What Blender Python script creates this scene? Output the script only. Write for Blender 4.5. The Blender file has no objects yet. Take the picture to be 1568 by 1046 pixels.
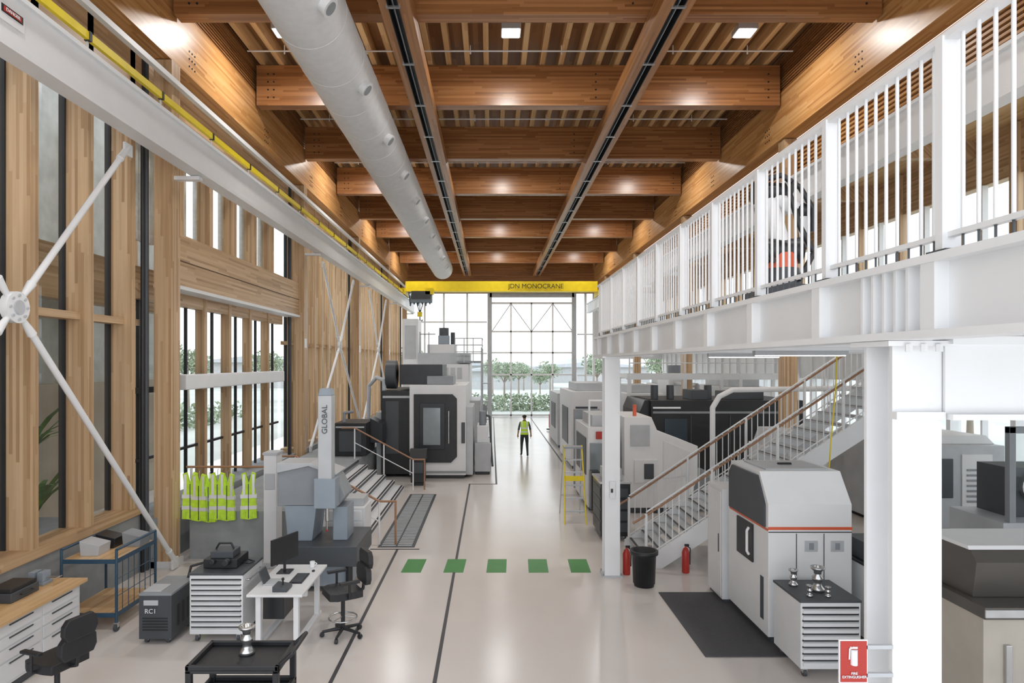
import bpy, bmesh, math, random
from mathutils import Vector, Matrix
random.seed(7)
S=bpy.context.scene
# ------------------------------------------------------------------ materials
MC={}
def nodes(name):
    m=bpy.data.materials.new(name); m.use_nodes=True
    nt=m.node_tree; b=nt.nodes.get('Principled BSDF')
    return m,nt,b
def mk(name,col,rough=.5,metal=0,var=.06,scale=3,bump=0,coat=0):
    if name in MC: return MC[name]
    m,nt,b=nodes(name)
    tc=nt.nodes.new('ShaderNodeTexCoord'); nz=nt.nodes.new('ShaderNodeTexNoise')
    nz.inputs['Scale'].default_value=scale; nz.inputs['Detail'].default_value=4
    nt.links.new(tc.outputs['Object'],nz.inputs['Vector'])
    r=nt.nodes.new('ShaderNodeValToRGB')
    r.color_ramp.elements[0].position=.3; r.color_ramp.elements[1].position=.7
    r.color_ramp.elements[0].color=[max(0,c*(1-var)) for c in col]+[1]
    r.color_ramp.elements[1].color=[min(1,c*(1+var)) for c in col]+[1]
    nt.links.new(nz.outputs['Fac'],r.inputs['Fac']); nt.links.new(r.outputs['Color'],b.inputs['Base Color'])
    b.inputs['Roughness'].default_value=rough; b.inputs['Metallic'].default_value=metal
    b.inputs['Coat Weight'].default_value=coat
    if bump:
        bp=nt.nodes.new('ShaderNodeBump'); bp.inputs['Strength'].default_value=bump
        nt.links.new(nz.outputs['Fac'],bp.inputs['Height']); nt.links.new(bp.outputs['Normal'],b.inputs['Normal'])
    MC[name]=m; return m
def mathn(nt):
    def M(op,a,bv=None):
        n=nt.nodes.new('ShaderNodeMath'); n.operation=op
        for i,v in enumerate([a,bv]):
            if v is None: continue
            if isinstance(v,(int,float)): n.inputs[i].default_value=v
            else: nt.links.new(v,n.inputs[i])
        return n.outputs[0]
    return M
def wood(name,axis,cols,rough=.4,lamw=.05,seglen=2.0):
    m,nt,b=nodes(name); N=nt.nodes.new; L=nt.links.new
    tc=N('ShaderNodeTexCoord'); sp=N('ShaderNodeSeparateXYZ'); L(tc.outputs['Object'],sp.inputs[0])
    others=[a for a in 'XYZ' if a!=axis]
    M=mathn(nt)
    lam=M('ADD',sp.outputs[others[0]],sp.outputs[others[1]])
    idx=M('FLOOR',M('DIVIDE',M('ADD',lam,.013),lamw))
    w1=N('ShaderNodeTexWhiteNoise'); w1.noise_dimensions='1D'; L(idx,w1.inputs['W'])
    seg=M('FLOOR',M('ADD',M('DIVIDE',sp.outputs[axis],seglen),M('MULTIPLY',w1.outputs['Value'],7)))
    cb=N('ShaderNodeCombineXYZ'); L(idx,cb.inputs[0]); L(seg,cb.inputs[1])
    w2=N('ShaderNodeTexWhiteNoise'); w2.noise_dimensions='2D'; L(cb.outputs[0],w2.inputs['Vector'])
    c2=N('ShaderNodeCombineXYZ'); L(M('MULTIPLY',sp.outputs[axis],1.2),c2.inputs[0]); L(M('MULTIPLY',lam,35),c2.inputs[1])
    nz=N('ShaderNodeTexNoise'); nz.inputs['Scale'].default_value=1; nz.inputs['Detail'].default_value=3; L(c2.outputs[0],nz.inputs['Vector'])
    f=M('ADD',M('MULTIPLY',w2.outputs['Value'],.6),M('MULTIPLY',nz.outputs['Fac'],.4))
    r=N('ShaderNodeValToRGB'); e=r.color_ramp.elements
    e[0].position=.1; e[0].color=list(cols[0])+[1]; e[1].position=.9; e[1].color=list(cols[2])+[1]
    k=e.new(.5); k.color=list(cols[1])+[1]
    L(f,r.inputs['Fac']); L(r.outputs['Color'],b.inputs['Base Color']); b.inputs['Roughness'].default_value=rough
    return m
DK=[(.20,.078,.025),(.32,.136,.047),(.45,.215,.085)]
LT=[(.36,.215,.11),(.55,.365,.205),(.68,.49,.31)]
OR=[(.40,.17,.05),(.57,.29,.10),(.70,.41,.18)]
woodX=wood('glulam_x',"X",DK,.32); woodY=wood('glulam_y',"Y",OR,.35); woodZ=wood('glulam_z',"Z",LT,.42)
woodYl=wood('glulam_y_light',"Y",LT,.42); deckw=wood('deck_wood',"Y",[(.20,.09,.035),(.29,.14,.055),(.38,.20,.085)],.5,.12)
woodD=wood('glulam_y_dark',"Y",[(.24,.10,.032),(.37,.165,.058),(.48,.24,.098)],.35)
purl=wood('purlin_wood',"Y",[(.56,.34,.15),(.70,.46,.22),(.80,.58,.31)],.5,.1)
bench=wood('bench_wood',"Y",[(.5,.3,.13),(.62,.4,.2),(.72,.5,.28)],.35)
white=mk('white_paint',(.80,.81,.82),.4,0,.02); white2=mk('white_panel',(.74,.75,.76),.45,0,.03)
duct=mk('duct_fabric',(.74,.75,.76),.8,0,.04,6,.12)
black=mk('black_plastic',(.018,.019,.022),.45,0,.2); blackm=mk('black_metal',(.03,.032,.036),.35,.3,.1)
dgrey=mk('dark_grey',(.06,.068,.077),.45); grey=mk('mid_grey',(.26,.28,.30),.45); lgrey=mk('light_grey',(.48,.50,.52),.42)
bgrey=mk('blue_grey',(.27,.32,.37),.4); steel=mk('steel',(.55,.55,.55),.25,.9,.08,8); yellow=mk('yellow_paint',(.85,.66,.02),.4)
orange=mk('red_stripe',(.7,.12,.05),.4); red=mk('red_paint',(.42,.03,.02),.4); green=mk('green_floor',(.05,.24,.05),.5)
blue=mk('blue_frame',(.03,.075,.125),.4); brown=mk('brown_rail',(.34,.18,.10),.4); hiv=mk('hi_vis',(.56,.84,.05),.6,0,.12,9)
silver=mk('reflective_tape',(.78,.79,.79),.35,.2); line=mk('line_paint',(.05,.05,.055),.5); mat_=mk('rubber_mat',(.075,.075,.08),.8,0,.1,30,.2)
concrete=mk('concrete',(.30,.32,.33),.75,0,.12,2.5,.1); curtain=mk('curtain',(.80,.80,.78),.9,0,.08,12,.3); curt2=mk('sheer_blind',(.60,.63,.61),.8,0,.12,3)
screen=mk('screen_glass',(.05,.07,.09),.12,.2); wglass=mk('machine_window',(.30,.34,.36),.12,.3)
slat=mk('slat_dark',(.12,.065,.035),.6); beige=mk('plaster_beige',(.50,.46,.40),.8,0,.06); beige2=mk('plaster_tan',(.50,.44,.35),.8,0,.1,1.2); taupe=mk('taupe_metal',(.12,.11,.10),.35,.4)
floorm=mk('floor_epoxy',(.67,.625,.59),.2,0,.03,.8,0)
skin=mk('skin',(.55,.33,.24),.5)
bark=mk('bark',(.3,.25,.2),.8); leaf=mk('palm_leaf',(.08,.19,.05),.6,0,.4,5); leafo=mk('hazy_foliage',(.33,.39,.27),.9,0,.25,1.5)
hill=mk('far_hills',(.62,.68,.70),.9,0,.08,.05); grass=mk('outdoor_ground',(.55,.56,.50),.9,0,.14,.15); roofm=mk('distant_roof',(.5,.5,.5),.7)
def glassm():
    m=bpy.data.materials.new('glass'); m.use_nodes=True; nt=m.node_tree; nt.nodes.clear()
    o=nt.nodes.new('ShaderNodeOutputMaterial'); mx=nt.nodes.new('ShaderNodeMixShader'); t=nt.nodes.new('ShaderNodeBsdfTransparent'); g=nt.nodes.new('ShaderNodeBsdfGlossy')
    t.inputs[0].default_value=(.93,.96,.95,1); g.inputs['Roughness'].default_value=.03; g.inputs[0].default_value=(.85,.88,.88,1)
    lw=nt.nodes.new('ShaderNodeLayerWeight'); lw.inputs[0].default_value=.5
    M=mathn(nt); q=M('ADD',M('MULTIPLY',M('POWER',lw.outputs['Facing'],4),.6),.04)
    nt.links.new(q,mx.inputs[0]); nt.links.new(t.outputs[0],mx.inputs[1]); nt.links.new(g.outputs[0],mx.inputs[2]); nt.links.new(mx.outputs[0],o.inputs[0])
    return m
glass=glassm()
def emis(name,c,s):
    m,nt,b=nodes(name); b.inputs['Base Color'].default_value=(*c,1); b.inputs['Emission Color'].default_value=(*c,1); b.inputs['Emission Strength'].default_value=s; return m
led=emis('led_panel',(1,.98,.95),9)
# ------------------------------------------------------------------ builder
class B:
    def __init__(s,name): s.bm=bmesh.new(); s.m=[]; s.name=name
    def mi(s,m):
        if m not in s.m: s.m.append(m)
        return s.m.index(m)
    def pts8(s,p,m):
        v=[s.bm.verts.new(q) for q in p]; i=s.mi(m)
        for f in ((0,3,2,1),(4,5,6,7),(0,1,5,4),(1,2,6,5),(2,3,7,6),(3,0,4,7)):
            s.bm.faces.new([v[k] for k in f]).material_index=i
    def box(s,x0,x1,y0,y1,z0,z1,m):
        s.pts8([(x0,y0,z0),(x1,y0,z0),(x1,y1,z0),(x0,y1,z0),(x0,y0,z1),(x1,y0,z1),(x1,y1,z1),(x0,y1,z1)],m)
    def quad(s,p,m):
        s.bm.faces.new([s.bm.verts.new(q) for q in p]).material_index=s.mi(m)
    def cyl(s,p0,p1,r,m,seg=10,r2=None):
        p0=Vector(p0);p1=Vector(p1); d=(p1-p0)
        if d.length<1e-6: return
        d.normalize(); r2=r if r2 is None else r2
        a=d.orthogonal().normalized(); b=d.cross(a); i=s.mi(m)
        A=[];C=[]
        for k in range(seg):
            t=2*math.pi*(k+.5)/seg; o=a*math.cos(t)+b*math.sin(t)
            A.append(s.bm.verts.new(p0+o*r)); C.append(s.bm.verts.new(p1+o*r2))
        for k in range(seg):
            f=s.bm.faces.new([A[k],A[(k+1)%seg],C[(k+1)%seg],C[k]]); f.material_index=i; f.smooth=seg>6
        for R in (A[::-1],C):
            f=s.bm.faces.new(R); f.material_index=i
            for e in f.edges: e.smooth=False
    def tube(s,pts,r,m,seg=8):
        for a,b in zip(pts,pts[1:]): s.cyl(a,b,r,m,seg)
        for p in pts[1:-1]: s.ball(p,r*1.01,m,seg,4)
    def ball(s,c,r,m,seg=10,rings=6,sc=(1,1,1)):
        i=s.mi(m); M=Matrix.Translation(c)@Matrix.Diagonal((*sc,1))
        g=bmesh.ops.create_uvsphere(s.bm,u_segments=seg,v_segments=rings,radius=r,matrix=M)
        for f in {f for v in g['verts'] for f in v.link_faces}: f.material_index=i; f.smooth=True
    def lathe(s,prof,c,m,seg=20):
        i=s.mi(m); R=[]
        for r,z in prof:
            R.append([s.bm.verts.new((c[0]+r*math.cos(2*math.pi*k/seg),c[1]+r*math.sin(2*math.pi*k/seg),c[2]+z)) for k in range(seg)])
        for a,b in zip(R,R[1:]):
            for k in range(seg):
                f=s.bm.faces.new([a[k],a[(k+1)%seg],b[(k+1)%seg],b[k]]); f.material_index=i; f.smooth=True
        s.bm.faces.new(R[0][::-1]).material_index=i; s.bm.faces.new(R[-1]).material_index=i
    def prism(s,pts,ax,a0,a1,m):
        def P(u,v,a): return {'X':(a,u,v),'Y':(u,a,v),'Z':(u,v,a)}[ax]
        A=[s.bm.verts.new(P(u,v,a0)) for u,v in pts]; C=[s.bm.verts.new(P(u,v,a1)) for u,v in pts]; i=s.mi(m); n=len(pts)
        s.bm.faces.new(A[::-1]).material_index=i; s.bm.faces.new(C).material_index=i
        for k in range(n): s.bm.faces.new([A[k],A[(k+1)%n],C[(k+1)%n],C[k]]).material_index=i
    def done(s,bevel=0,loc=None,rz=0,center=True,recalc=True):
        if recalc: bmesh.ops.recalc_face_normals(s.bm,faces=s.bm.faces)
        me=bpy.data.meshes.new(s.name)
        off=Vector((0,0,0))
        if center and loc is None:
            xs=[v.co for v in s.bm.verts]
            lo=Vector([min(v[k] for v in xs) for k in range(3)]); hi=Vector([max(v[k] for v in xs) for k in range(3)])
            off=Vector(((lo.x+hi.x)/2,(lo.y+hi.y)/2,lo.z)); bmesh.ops.translate(s.bm,verts=s.bm.verts,vec=-off)
        s.bm.to_mesh(me); s.bm.free()
        for m in s.m: me.materials.append(m)
        o=bpy.data.objects.new(s.name,me); S.collection.objects.link(o)
        o.location=off if loc is None else loc; o.rotation_euler=(0,0,rz)
        if bevel:
            md=o.modifiers.new('bevel','BEVEL'); md.width=bevel; md.segments=2; md.limit_method='ANGLE'; md.angle_limit=math.radians(50)
        return o
def text(parent,body,size,loc,rot,m,name='lettering'):
    c=bpy.data.curves.new(name,'FONT'); c.body=body; c.size=size; c.align_x='CENTER'; c.align_y='CENTER'; c.extrude=.002
    o=bpy.data.objects.new(name,c); S.collection.objects.link(o); o.data.materials.append(m)
    o.parent=parent; o.location=Vector(loc)-parent.location; o.rotation_euler=rot
    return o
H=math.pi/2
# ------------------------------------------------------------------ shell
b=B('floor'); b.box(-11,13,-2,47.9,-.2,0,floorm); b.done()
b=B('ground_outside'); b.box(-160,160,48.2,320,-1.2,-.3,grass); b.box(-160,-11.4,-20,48.2,-1.2,-.3,grass); b.box(13.2,160,-20,48.2,-1.2,-.3,grass); b.done()
b=B('ceiling'); b.box(-6.6,7.9,-2,48,11.95,12.1,deckw); b.done()
b=B('ceiling_purlins')
x=-5.95
while x<7.4:
    b.box(x,x+.13,-1.5,47.6,11.6,11.94,purl); x+=.48
b.done()
yb=[3.8+4.4*k for k in range(11)]
for y in yb:
    b=B('glulam_cross_beam'); b.box(-6.05,7.45,y-.16,y+.16,10.55,11.58,woodX)
    for xx in (-5.75,-5.6,-2.15,2.7,3.8,7.15):
        for zz in (10.75,10.95,11.15,11.35): b.cyl((xx,y-.175,zz),(xx,y-.16,zz),.022,blackm,6)
    b.done()
for x0,x1 in ((-1.98,-1.42),(3.0,3.56)):
    b=B('glulam_rail_beam'); g=(x0+.15) if x0<0 else (x1-.35)
    b.box(x0,g,-1.5,47.3,10.2,10.54,woodD); b.box(g+.2,x1,-1.5,47.3,10.2,10.54,woodD); b.box(g,g+.2,-1.5,47.3,10.44,10.54,black)
    b.box(g,g+.012,-1.5,47.3,10.19,10.44,black); b.box(g+.188,g+.2,-1.5,47.3,10.19,10.44,black)
    b.box(g+.09,g+.11,-1.5,47.3,10.24,10.3,grey)
    y=.5
    while y<47: b.box(g-.03,g+.23,y,y+.06,10.17,10.2,steel); y+=2.2
    b.done()
for sx,nm in ((-1,'l'),(1,'r')):
    X=-6.1 if sx<0 else 7.5
    b=B('glulam_edge_beam'); a,c=sorted((X,X+sx*.4)); b.box(a,c,-1.5,47.6,9.7,10.9,woodY)
    for y in yb:
        for k in range(3): 
            for zz in (9.9,10.05,10.2): b.cyl((X,y+.6+.12*k,zz),(X-sx*.012,y+.6+.12*k,zz),.02,blackm,6)
    b.done()
    b=B('acoustic_slat_panel'); a,c=sorted((X+sx*.12,X+sx*.2)); b.box(a,c,-1.5,47.6,10.9,11.94,slat)
    z=10.95
    while z<11.9:
        a,c=sorted((X+sx*.04,X+sx*.12)); b.box(a,c,-1.5,47.6,z,z+.035,woodD); z+=.075
    b.done()
b=B('sprinkler_pipe')
for y in yb[:-1]:
    b.cyl((-5.9,y+3.2,11.45),(7.3,y+3.2,11.45),.018,white,8)
    for xx in (-5,-3,-.5,1.7,4.4,6.2): b.cyl((xx,y+3.2,11.45),(xx,y+3.2,11.59),.012,white,6); b.cyl((xx,y+3.2,11.38),(xx,y+3.2,11.45),.02,white,6)
b.done()
for i,y in enumerate([6.0,14.8,23.6,32.4,41.2]):
    for xx in (-4.7,.45,5.75):
        b=B('ceiling_light'); b.box(xx-.22,xx+.22,y-.22,y+.22,11.38,11.5,lgrey); b.box(xx-.19,xx+.19,y-.19,y+.19,11.365,11.385,led)
        b.cyl((xx,y,11.5),(xx,y,11.95),.02,grey,6); b.done()
        l=bpy.data.lights.new('led_lamp','AREA'); l.size=.38; l.energy=90; l.color=(1,.98,.95)
        o=bpy.data.objects.new('led_lamp',l); S.collection.objects.link(o); o.location=(xx,y,11.34)
# duct
b=B('fabric_air_duct')
y=-1.0
while y<40:
    b.cyl((-3.05,y,9.8),(-3.05,y+1.48,9.8),.63,duct,36); b.cyl((-3.05,y+1.46,9.8),(-3.05,y+1.52,9.8),.635,duct,36); y+=1.5
y=4
while y<40:
    d=Vector((.78,0,-.62)).normalized(); c=Vector((-3.05,y,9.8))
    b.cyl(c+d*.6,c+d*.76,.13,duct,14,.16); b.cyl(c+d*.755,c+d*.77,.11,grey,14)
    b.tube([(-3.75,y+.3,10.5),(-3.75,y+.3,10.0),(-3.55,y+.3,9.9)],.012,white,6); y+=3.0
b.cyl((-3.05,y-1.6,9.8),(-3.05,y-.6,9.8),.63,duct,28,.25)
b.done()
# ------------------------------------------------------------------ left wall
b=B('wall_left')
b.box(-6.95,-6.55,-1,12.4,0,1.1,concrete); b.box(-7.2,-6.35,12.4,47.8,0,.95,concrete)
b.box(-6.95,-6.5,-1,12.4,1.1,1.25,woodYl)
def fin(y,w=.13,xi=-6.5,xo=-6.95,z0=1.25,z1=9.7):
    b.box(xo,xi,y-w/2,y+w/2,z0,z1,woodZ); b.box(xo,xo+.1,y-w/2-.03,y+w/2+.03,z0,z1,black)
for y in (2.8,4.1,5.4,6.7,8.0,9.3,10.6,11.85): fin(y,.16)
b.box(-6.9,-6.62,-1,12.3,4.6,4.72,woodYl); b.box(-6.95,-6.5,-1,12.3,8.9,9.7,woodYl)
for y in (14.06,15.52,16.98,18.44,19.9):
    b.box(-7.0,-6.78,y-.08,y+.08,.95,5.45,woodZ); b.box(-6.95,-6.65,y-.1,y+.1,6.5,9.7,woodZ)
for y in (12.9,14.9,16.3,17.8,19.3,20.8): b.box(-7.0,-6.94,y-.03,y+.03,.95,5.45,black)
b.box(-7.0,-6.8,12.6,21.3,5.15,5.45,woodYl); b.box(-7.0,-6.9,12.6,21.3,3.3,3.42,black)
for z in (1.95,): b.box(-7.0,-6.93,12.6,21.3,z,z+.06,black)
b.box(-6.95,-6.5,12.6,21.3,9.0,9.7,woodYl)
y=22.0
while y<47.6:
    fin(y,.18,-6.48,-6.95,.95); y+=1.05
b.box(-6.95,-6.5,21.4,47.7,8.9,9.7,woodYl); b.box(-6.9,-6.6,21.4,47.7,4.5,4.62,woodYl); b.box(-6.9,-6.5,21.4,47.7,.95,1.1,woodYl)
b.done()
b=B('window_1')
for x,y0,y1,z0,z1 in ((-6.87,-1,12.4,1.25,8.9),(-6.97,12.7,21.3,.95,5.2),(-6.9,12.7,21.3,6.5,9.0),(-6.89,21.4,47.7,1,8.9)):
    b.quad([(x,y0,z0),(x,y1,z0),(x,y1,z1),(x,y0,z1)],glass)
b.done()
b=B('spandrel_beam'); b.box(-6.6,-6.25,12.8,21.2,5.45,6.5,woodYl); b.box(-6.62,-6.2,12.8,21.2,5.38,5.45,white); b.box(-6.25,-6.23,12.8,21.2,5.95,5.965,slat); b.done()
b=B('curtain')
y=13
while y<21:
    for j in range(6): b.cyl((-7.2,y+.16*j,6.4),(-7.2,y+.16*j,9.0),.07,curtain,8)
    y+=1.46
b.done()
for y in (3.8,12.6,21.4,30.2,39.0,47.2):
    b=B('timber_column'); z0=0; b.box(-6.42,-6.08,y-.17,y+.17,z0,9.68,woodZ); b.box(-6.47,-6.03,y-.2,y+.2,z0,z0+.12,white)
    b.box(-6.1,-5.6,y-.08,y+.08,7.42,7.49,white)
    b.cyl((-6.5,y-.3,0.0),(-6.5,y-.3,9.6),.05,dgrey,8); b.cyl((-6.5,y-.42,0.0),(-6.5,y-.42,9.6),.035,black,8)
    if y>13: b.box(-6.12,-6.07,y-.12,y+.12,4.4,4.7,white)
    b.done()
# adjoining room behind bay 1
b=B('adjoining_room'); b.box(-10.6,-10.4,-1,20.5,-.2,3.4,beige2); b.box(-10.4,-7.3,-1,12.5,.75,.95,concrete); b.box(-8.3,-8.0,-1,16.5,5.1,6.1,woodYl)
for y in (1,3.5,6,8.5,11,13.5,16,18.5): b.box(-10.4,-10.2,y,y+.35,.95,9.6,woodZ)
b.box(-10.55,-10.5,-1,20.5,3.4,11.5,curt2); b.box(-10.5,-8.3,-1,16.5,5.9,6.05,beige2)
b.done()
def palm(x,y,z):
    b=B('potted_palm'); b.lathe([(.18,0),(.26,.45),(.27,.5),(.22,.5)],(x,y,z),dgrey,16); b.cyl((x,y,z+.4),(x,y,z+1),.04,bark,8)
    for k in range(18):
        a=k*2.4; l=1.1+.6*random.random(); pr=None
        for j in range(6):
            t=j/5; r=l*t*.7; zz=z+1+1.4*l*t-1.0*t*t; w=.07*math.sin(math.pi*(.15+.8*t)); q=Vector((x+math.cos(a)*r,y+math.sin(a)*r,zz)); sd=Vector((-math.sin(a),math.cos(a),0))*w
            if pr: 
                f=b.bm.faces.new([b.bm.verts.new(p) for p in (pr[0]-pr[1],pr[0]+pr[1],q+sd,q-sd)]); f.material_index=b.mi(leaf)
            pr=(q,sd)
    b.done()
palm(-8.6,11.9,.95); palm(-9.4,13.4,-.3)
def brace(yc,zb):
    b=B('cross_brace'); X=-5.98; h=Vector((X,yc,4.6))
    b.cyl((X-.05,yc,4.6),(X+.05,yc,4.6),.2,white,24); b.cyl((X-.07,yc,4.6),(X+.07,yc,4.6),.09,lgrey,16)
    for k in range(8): b.cyl((X+.05,yc+.15*math.cos(k*.785),4.6+.15*math.sin(k*.785)),(X+.07,yc+.15*math.cos(k*.785),4.6+.15*math.sin(k*.785)),.02,lgrey,6)
    for e in ((yc-4.15,zb),(yc+4.15,zb),(yc-2.55,7.45),(yc+2.55,7.45)):
        e=Vector((X,*e)); d=(e-h).normalized()
        b.cyl(h+d*.15,h+d*.45,.03,white,12,.06); b.cyl(h+d*.45,e-d*.35,.045,white,12); b.cyl(e-d*.35,e-d*.15,.06,white,12,.045)
        b.cyl(e-d*.2,e,.05,white,12); b.box(X-.02,X+.02,e.y-.11,e.y+.11,e.z-.14,e.z+.06,white)
    b.done()
brace(8.2,.16); brace(25.8,1.1); brace(34.6,1.1)
for X0,nm in ((-5.72,'L'),(6.95,'R')):
    b=B('crane_runway_beam')
    b.box(X0,X0+.17,-1,47.3,7.58,8.14,white); b.box(X0-.06,X0+.23,-1,47.3,7.5,7.58,white); b.box(X0-.06,X0+.23,-1,47.3,8.14,8.2,white); b.box(X0+.05,X0+.12,-1,47.3,8.2,8.26,steel)
    if nm=='L':
        b.box(X0+.12,X0+.18,-1,47,8.36,8.47,yellow)
        y=1.0
        while y<47: b.box(X0+.11,X0+.19,y,y+.06,8.35,8.48,black); b.box(X0+.12,X0+.14,y+.03,y+.06,8.2,8.36,white); y+=2.0
        b.box(-6.08,-5.98,-1,47,9.2,9.3,white)
    b.done()
b=B('danger_sign'); b.box(-5.545,-5.535,7.35,7.75,7.8,8.0,white)
b.box(-5.535,-5.53,7.38,7.72,7.89,7.98,black); b.box(-5.53,-5.527,7.41,7.69,7.905,7.965,red); o=b.done()
text(o,'DANGER',.055,(-5.522,7.55,7.935),(H,0,H),white)
b=B('door_header_box'); b.box(-6.6,-6.2,13.3,19.6,3.35,3.66,white); b.box(-6.72,-6.6,13.5,19.4,3.4,3.6,lgrey); b.done(.02)
# ------------------------------------------------------------------ platform + steps
b=B('concrete_platform'); b.box(-6.0,-4.06,13,47.4,0,.95,concrete); b.done()
b=B('entry_steps')
for k in range(6):
    x1=-4.05+.275*(k); z=.95-.158*(k+1)
    if z>0.01: b.box(x1,x1+.275,14.1,20,0,z,white2)
    if z>.01: b.box(x1+.2,x1+.25,14.15,19.95,z,z+.006,black)
    b.box(x1+.002,x1+.008,14.15,19.95,max(z,0)+.08,max(z,0)+.15,dgrey)
b.done()
def rail(y0):
    b=B('step_handrail')
    P=[(-4.6,y0,1.9),(-4.2,y0,1.9),(-2.4,y0,.93),(-2.05,y0,.93),(-2.05,y0,0)]
    b.tube(P,.024,brown); 
    for x,z0,z1 in ((-4.2,.95,1.9),(-3.3,.35,1.4),(-2.4,0,.93)): b.cyl((x,y0,z0),(x,y0,z1),.022,white,8)
    b.tube([(-4.2,y0,1.45),(-2.4,y0,.5)],.014,white)
    b.done()
rail(14.02); rail(20.1)
b=B('platform_handrail'); b.tube([(-6.1,13.08,1.82),(-4.3,13.08,1.82)],.024,brown)
for x in (-6.0,-5.2,-4.35): b.cyl((x,13.08,.95),(x,13.08,1.82),.02,white,8)
b.tube([(-4.2,22.5,1.9),(-4.2,47,1.9)],.024,brown)
y=22.6
while y<47: b.cyl((-4.2,y,.95),(-4.2,y,1.9),.018,white,6); y+=1.5
b.done()
def vest(x,y,zt,rz,w=.26):
    b=B('hi_vis_vest'); h=.88
    sil=[(-w*.5,0),(-w*.22,.03),(0,-.2),(w*.22,.03),(w*.5,0),(w*.4,-.25),(w*.5,-.4),(w*.56,-h),(0,-h-.02),(-w*.56,-h),(-w*.5,-.4),(-w*.4,-.25)]
    b.prism(sil,'Y',-.03,.03,hiv)
    for z in (-.48,-.7): b.box(-w*.565,w*.565,-.035,.035,z,z+.07,silver)
    for s in (-1,1): b.box(s*w*.33-.022,s*w*.33+.022,-.034,.034,-.45,-.01,silver)
    b.box(-.008,.008,-.036,-.03,-h,-.2,dgrey)
    for s in (-.5,.45): b.tube([(s*w*.5,-.032,-.75),(s*w*.55,-.045,-h)],.012,hiv)
    b.tube([(0,0,-.1),(0,.0,.07),(0,.05,.09)],.006,steel)
    b.done(loc=(x,y,zt),rz=rz)
for k,x in enumerate((-5.93,-5.74,-5.56,-5.38,-5.2)): vest(x,12.88-.03*(k%2),1.72-.03*(k%3),random.uniform(-.6,.6),.27)
vest(-4.78,12.88,1.72,.2,.27)
# ------------------------------------------------------------------ floor marks
b=B('floor_line')
def fl(x0,x1,y0,y1,m=line,z=.004): b.box(x0,x1,y0,y1,0,z,m)
fl(-.715,-.665,0,21); fl(-.72,.2,21,21.07); fl(.14,.2,21,47); fl(-1.985,-1.935,0,13.7); fl(-2.7,-1.5,13.64,13.7); fl(2.77,2.83,25,46)
b.done()
b=B('green_crossing_marks')
for x in (-1.48,-.69,.11,.9,1.69): b.prism([(x-.2,12.15),(x+.17,12.15),(x+.2,12.97),(x-.17,12.97)],'Z',0,.005,green)
b.done()
b=B('floor_grate'); b.box(-2.4,-1.62,13.8,19.4,0,.006,dgrey)
y=13.9
while y<19.3:
    b.box(-2.33,-2.03,y,y+.06,.006,.012,lgrey); b.box(-1.99,-1.69,y,y+.06,.006,.012,lgrey); y+=.13
b.done()
b=B('rubber_floor_mat'); b.box(2.84,4.3,8.65,11.08,0,.015,mat_); b.done(.005)
# ------------------------------------------------------------------ end wall
Ye=47.8
b=B('wall_back')
b.box(-7,12.6,Ye,Ye+.3,9.0,12.1,woodX); b.box(7.6,12.6,Ye,Ye+.3,4.2,9.0,white2); b.box(7.6,12.6,Ye,Ye+.3,0,1.0,white2); b.box(-7,-.3,Ye,Ye+.2,0,.9,concrete)
b.done()
b=B('window_2')
for x in (-6.2,-4.85,-3.45,-1.75): b.box(x-.06,x+.06,Ye-.1,Ye+.1,.9,9,white)
for z in (4.6,6.9): b.box(-6.2,-.3,Ye-.05,Ye+.05,z-.05,z+.05,white)
b.quad([(-6.2,Ye+.02,.9),(-.3,Ye+.02,.9),(-.3,Ye+.02,9),(-6.2,Ye+.02,9)],glass); b.done()
b=B('window_3')
for x in (6.9,7.5): b.box(x-.08,x+.08,Ye-.1,Ye+.1,0,9,white)
for z in (3.0,6.0): b.box(6.3,7.5,Ye-.05,Ye+.05,z-.05,z+.05,white)
b.quad([(6.3,Ye+.02,0),(7.5,Ye+.02,0),(7.5,Ye+.02,9),(6.3,Ye+.02,9)],glass); b.done()
b=B('door_1')
for x in (-.1,6.05): b.box(x-.16,x+.16,Ye-.25,Ye+.1,0,9.0,lgrey)
b.box(-.1,6.05,Ye-.25,Ye+.1,8.7,9.0,lgrey); b.box(-.1,6.05,Ye-.15,Ye,8.2,8.35,white)
for x in (1.45,2.95,4.5): b.box(x-.05,x+.05,Ye-.15,Ye,0,8.3,white)
for z in (.1,3.05,4.65,6.2): b.box(0,6,Ye-.15,Ye,z-.06,z+.06,white)
zz=[(.05,6.2),(1.45,8.25),(2.95,6.2),(4.5,8.25),(5.95,6.2)]
for a,c in zip(zz,zz[1:]): b.cyl((a[0],Ye-.1,a[1]),(c[0],Ye-.1,c[1]),.04,white,6)
b.quad([(.05,Ye-.02,0),(6,Ye-.02,0),(6,Ye-.02,8.3),(.05,Ye-.02,8.3)],glass)
b.done()
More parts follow.
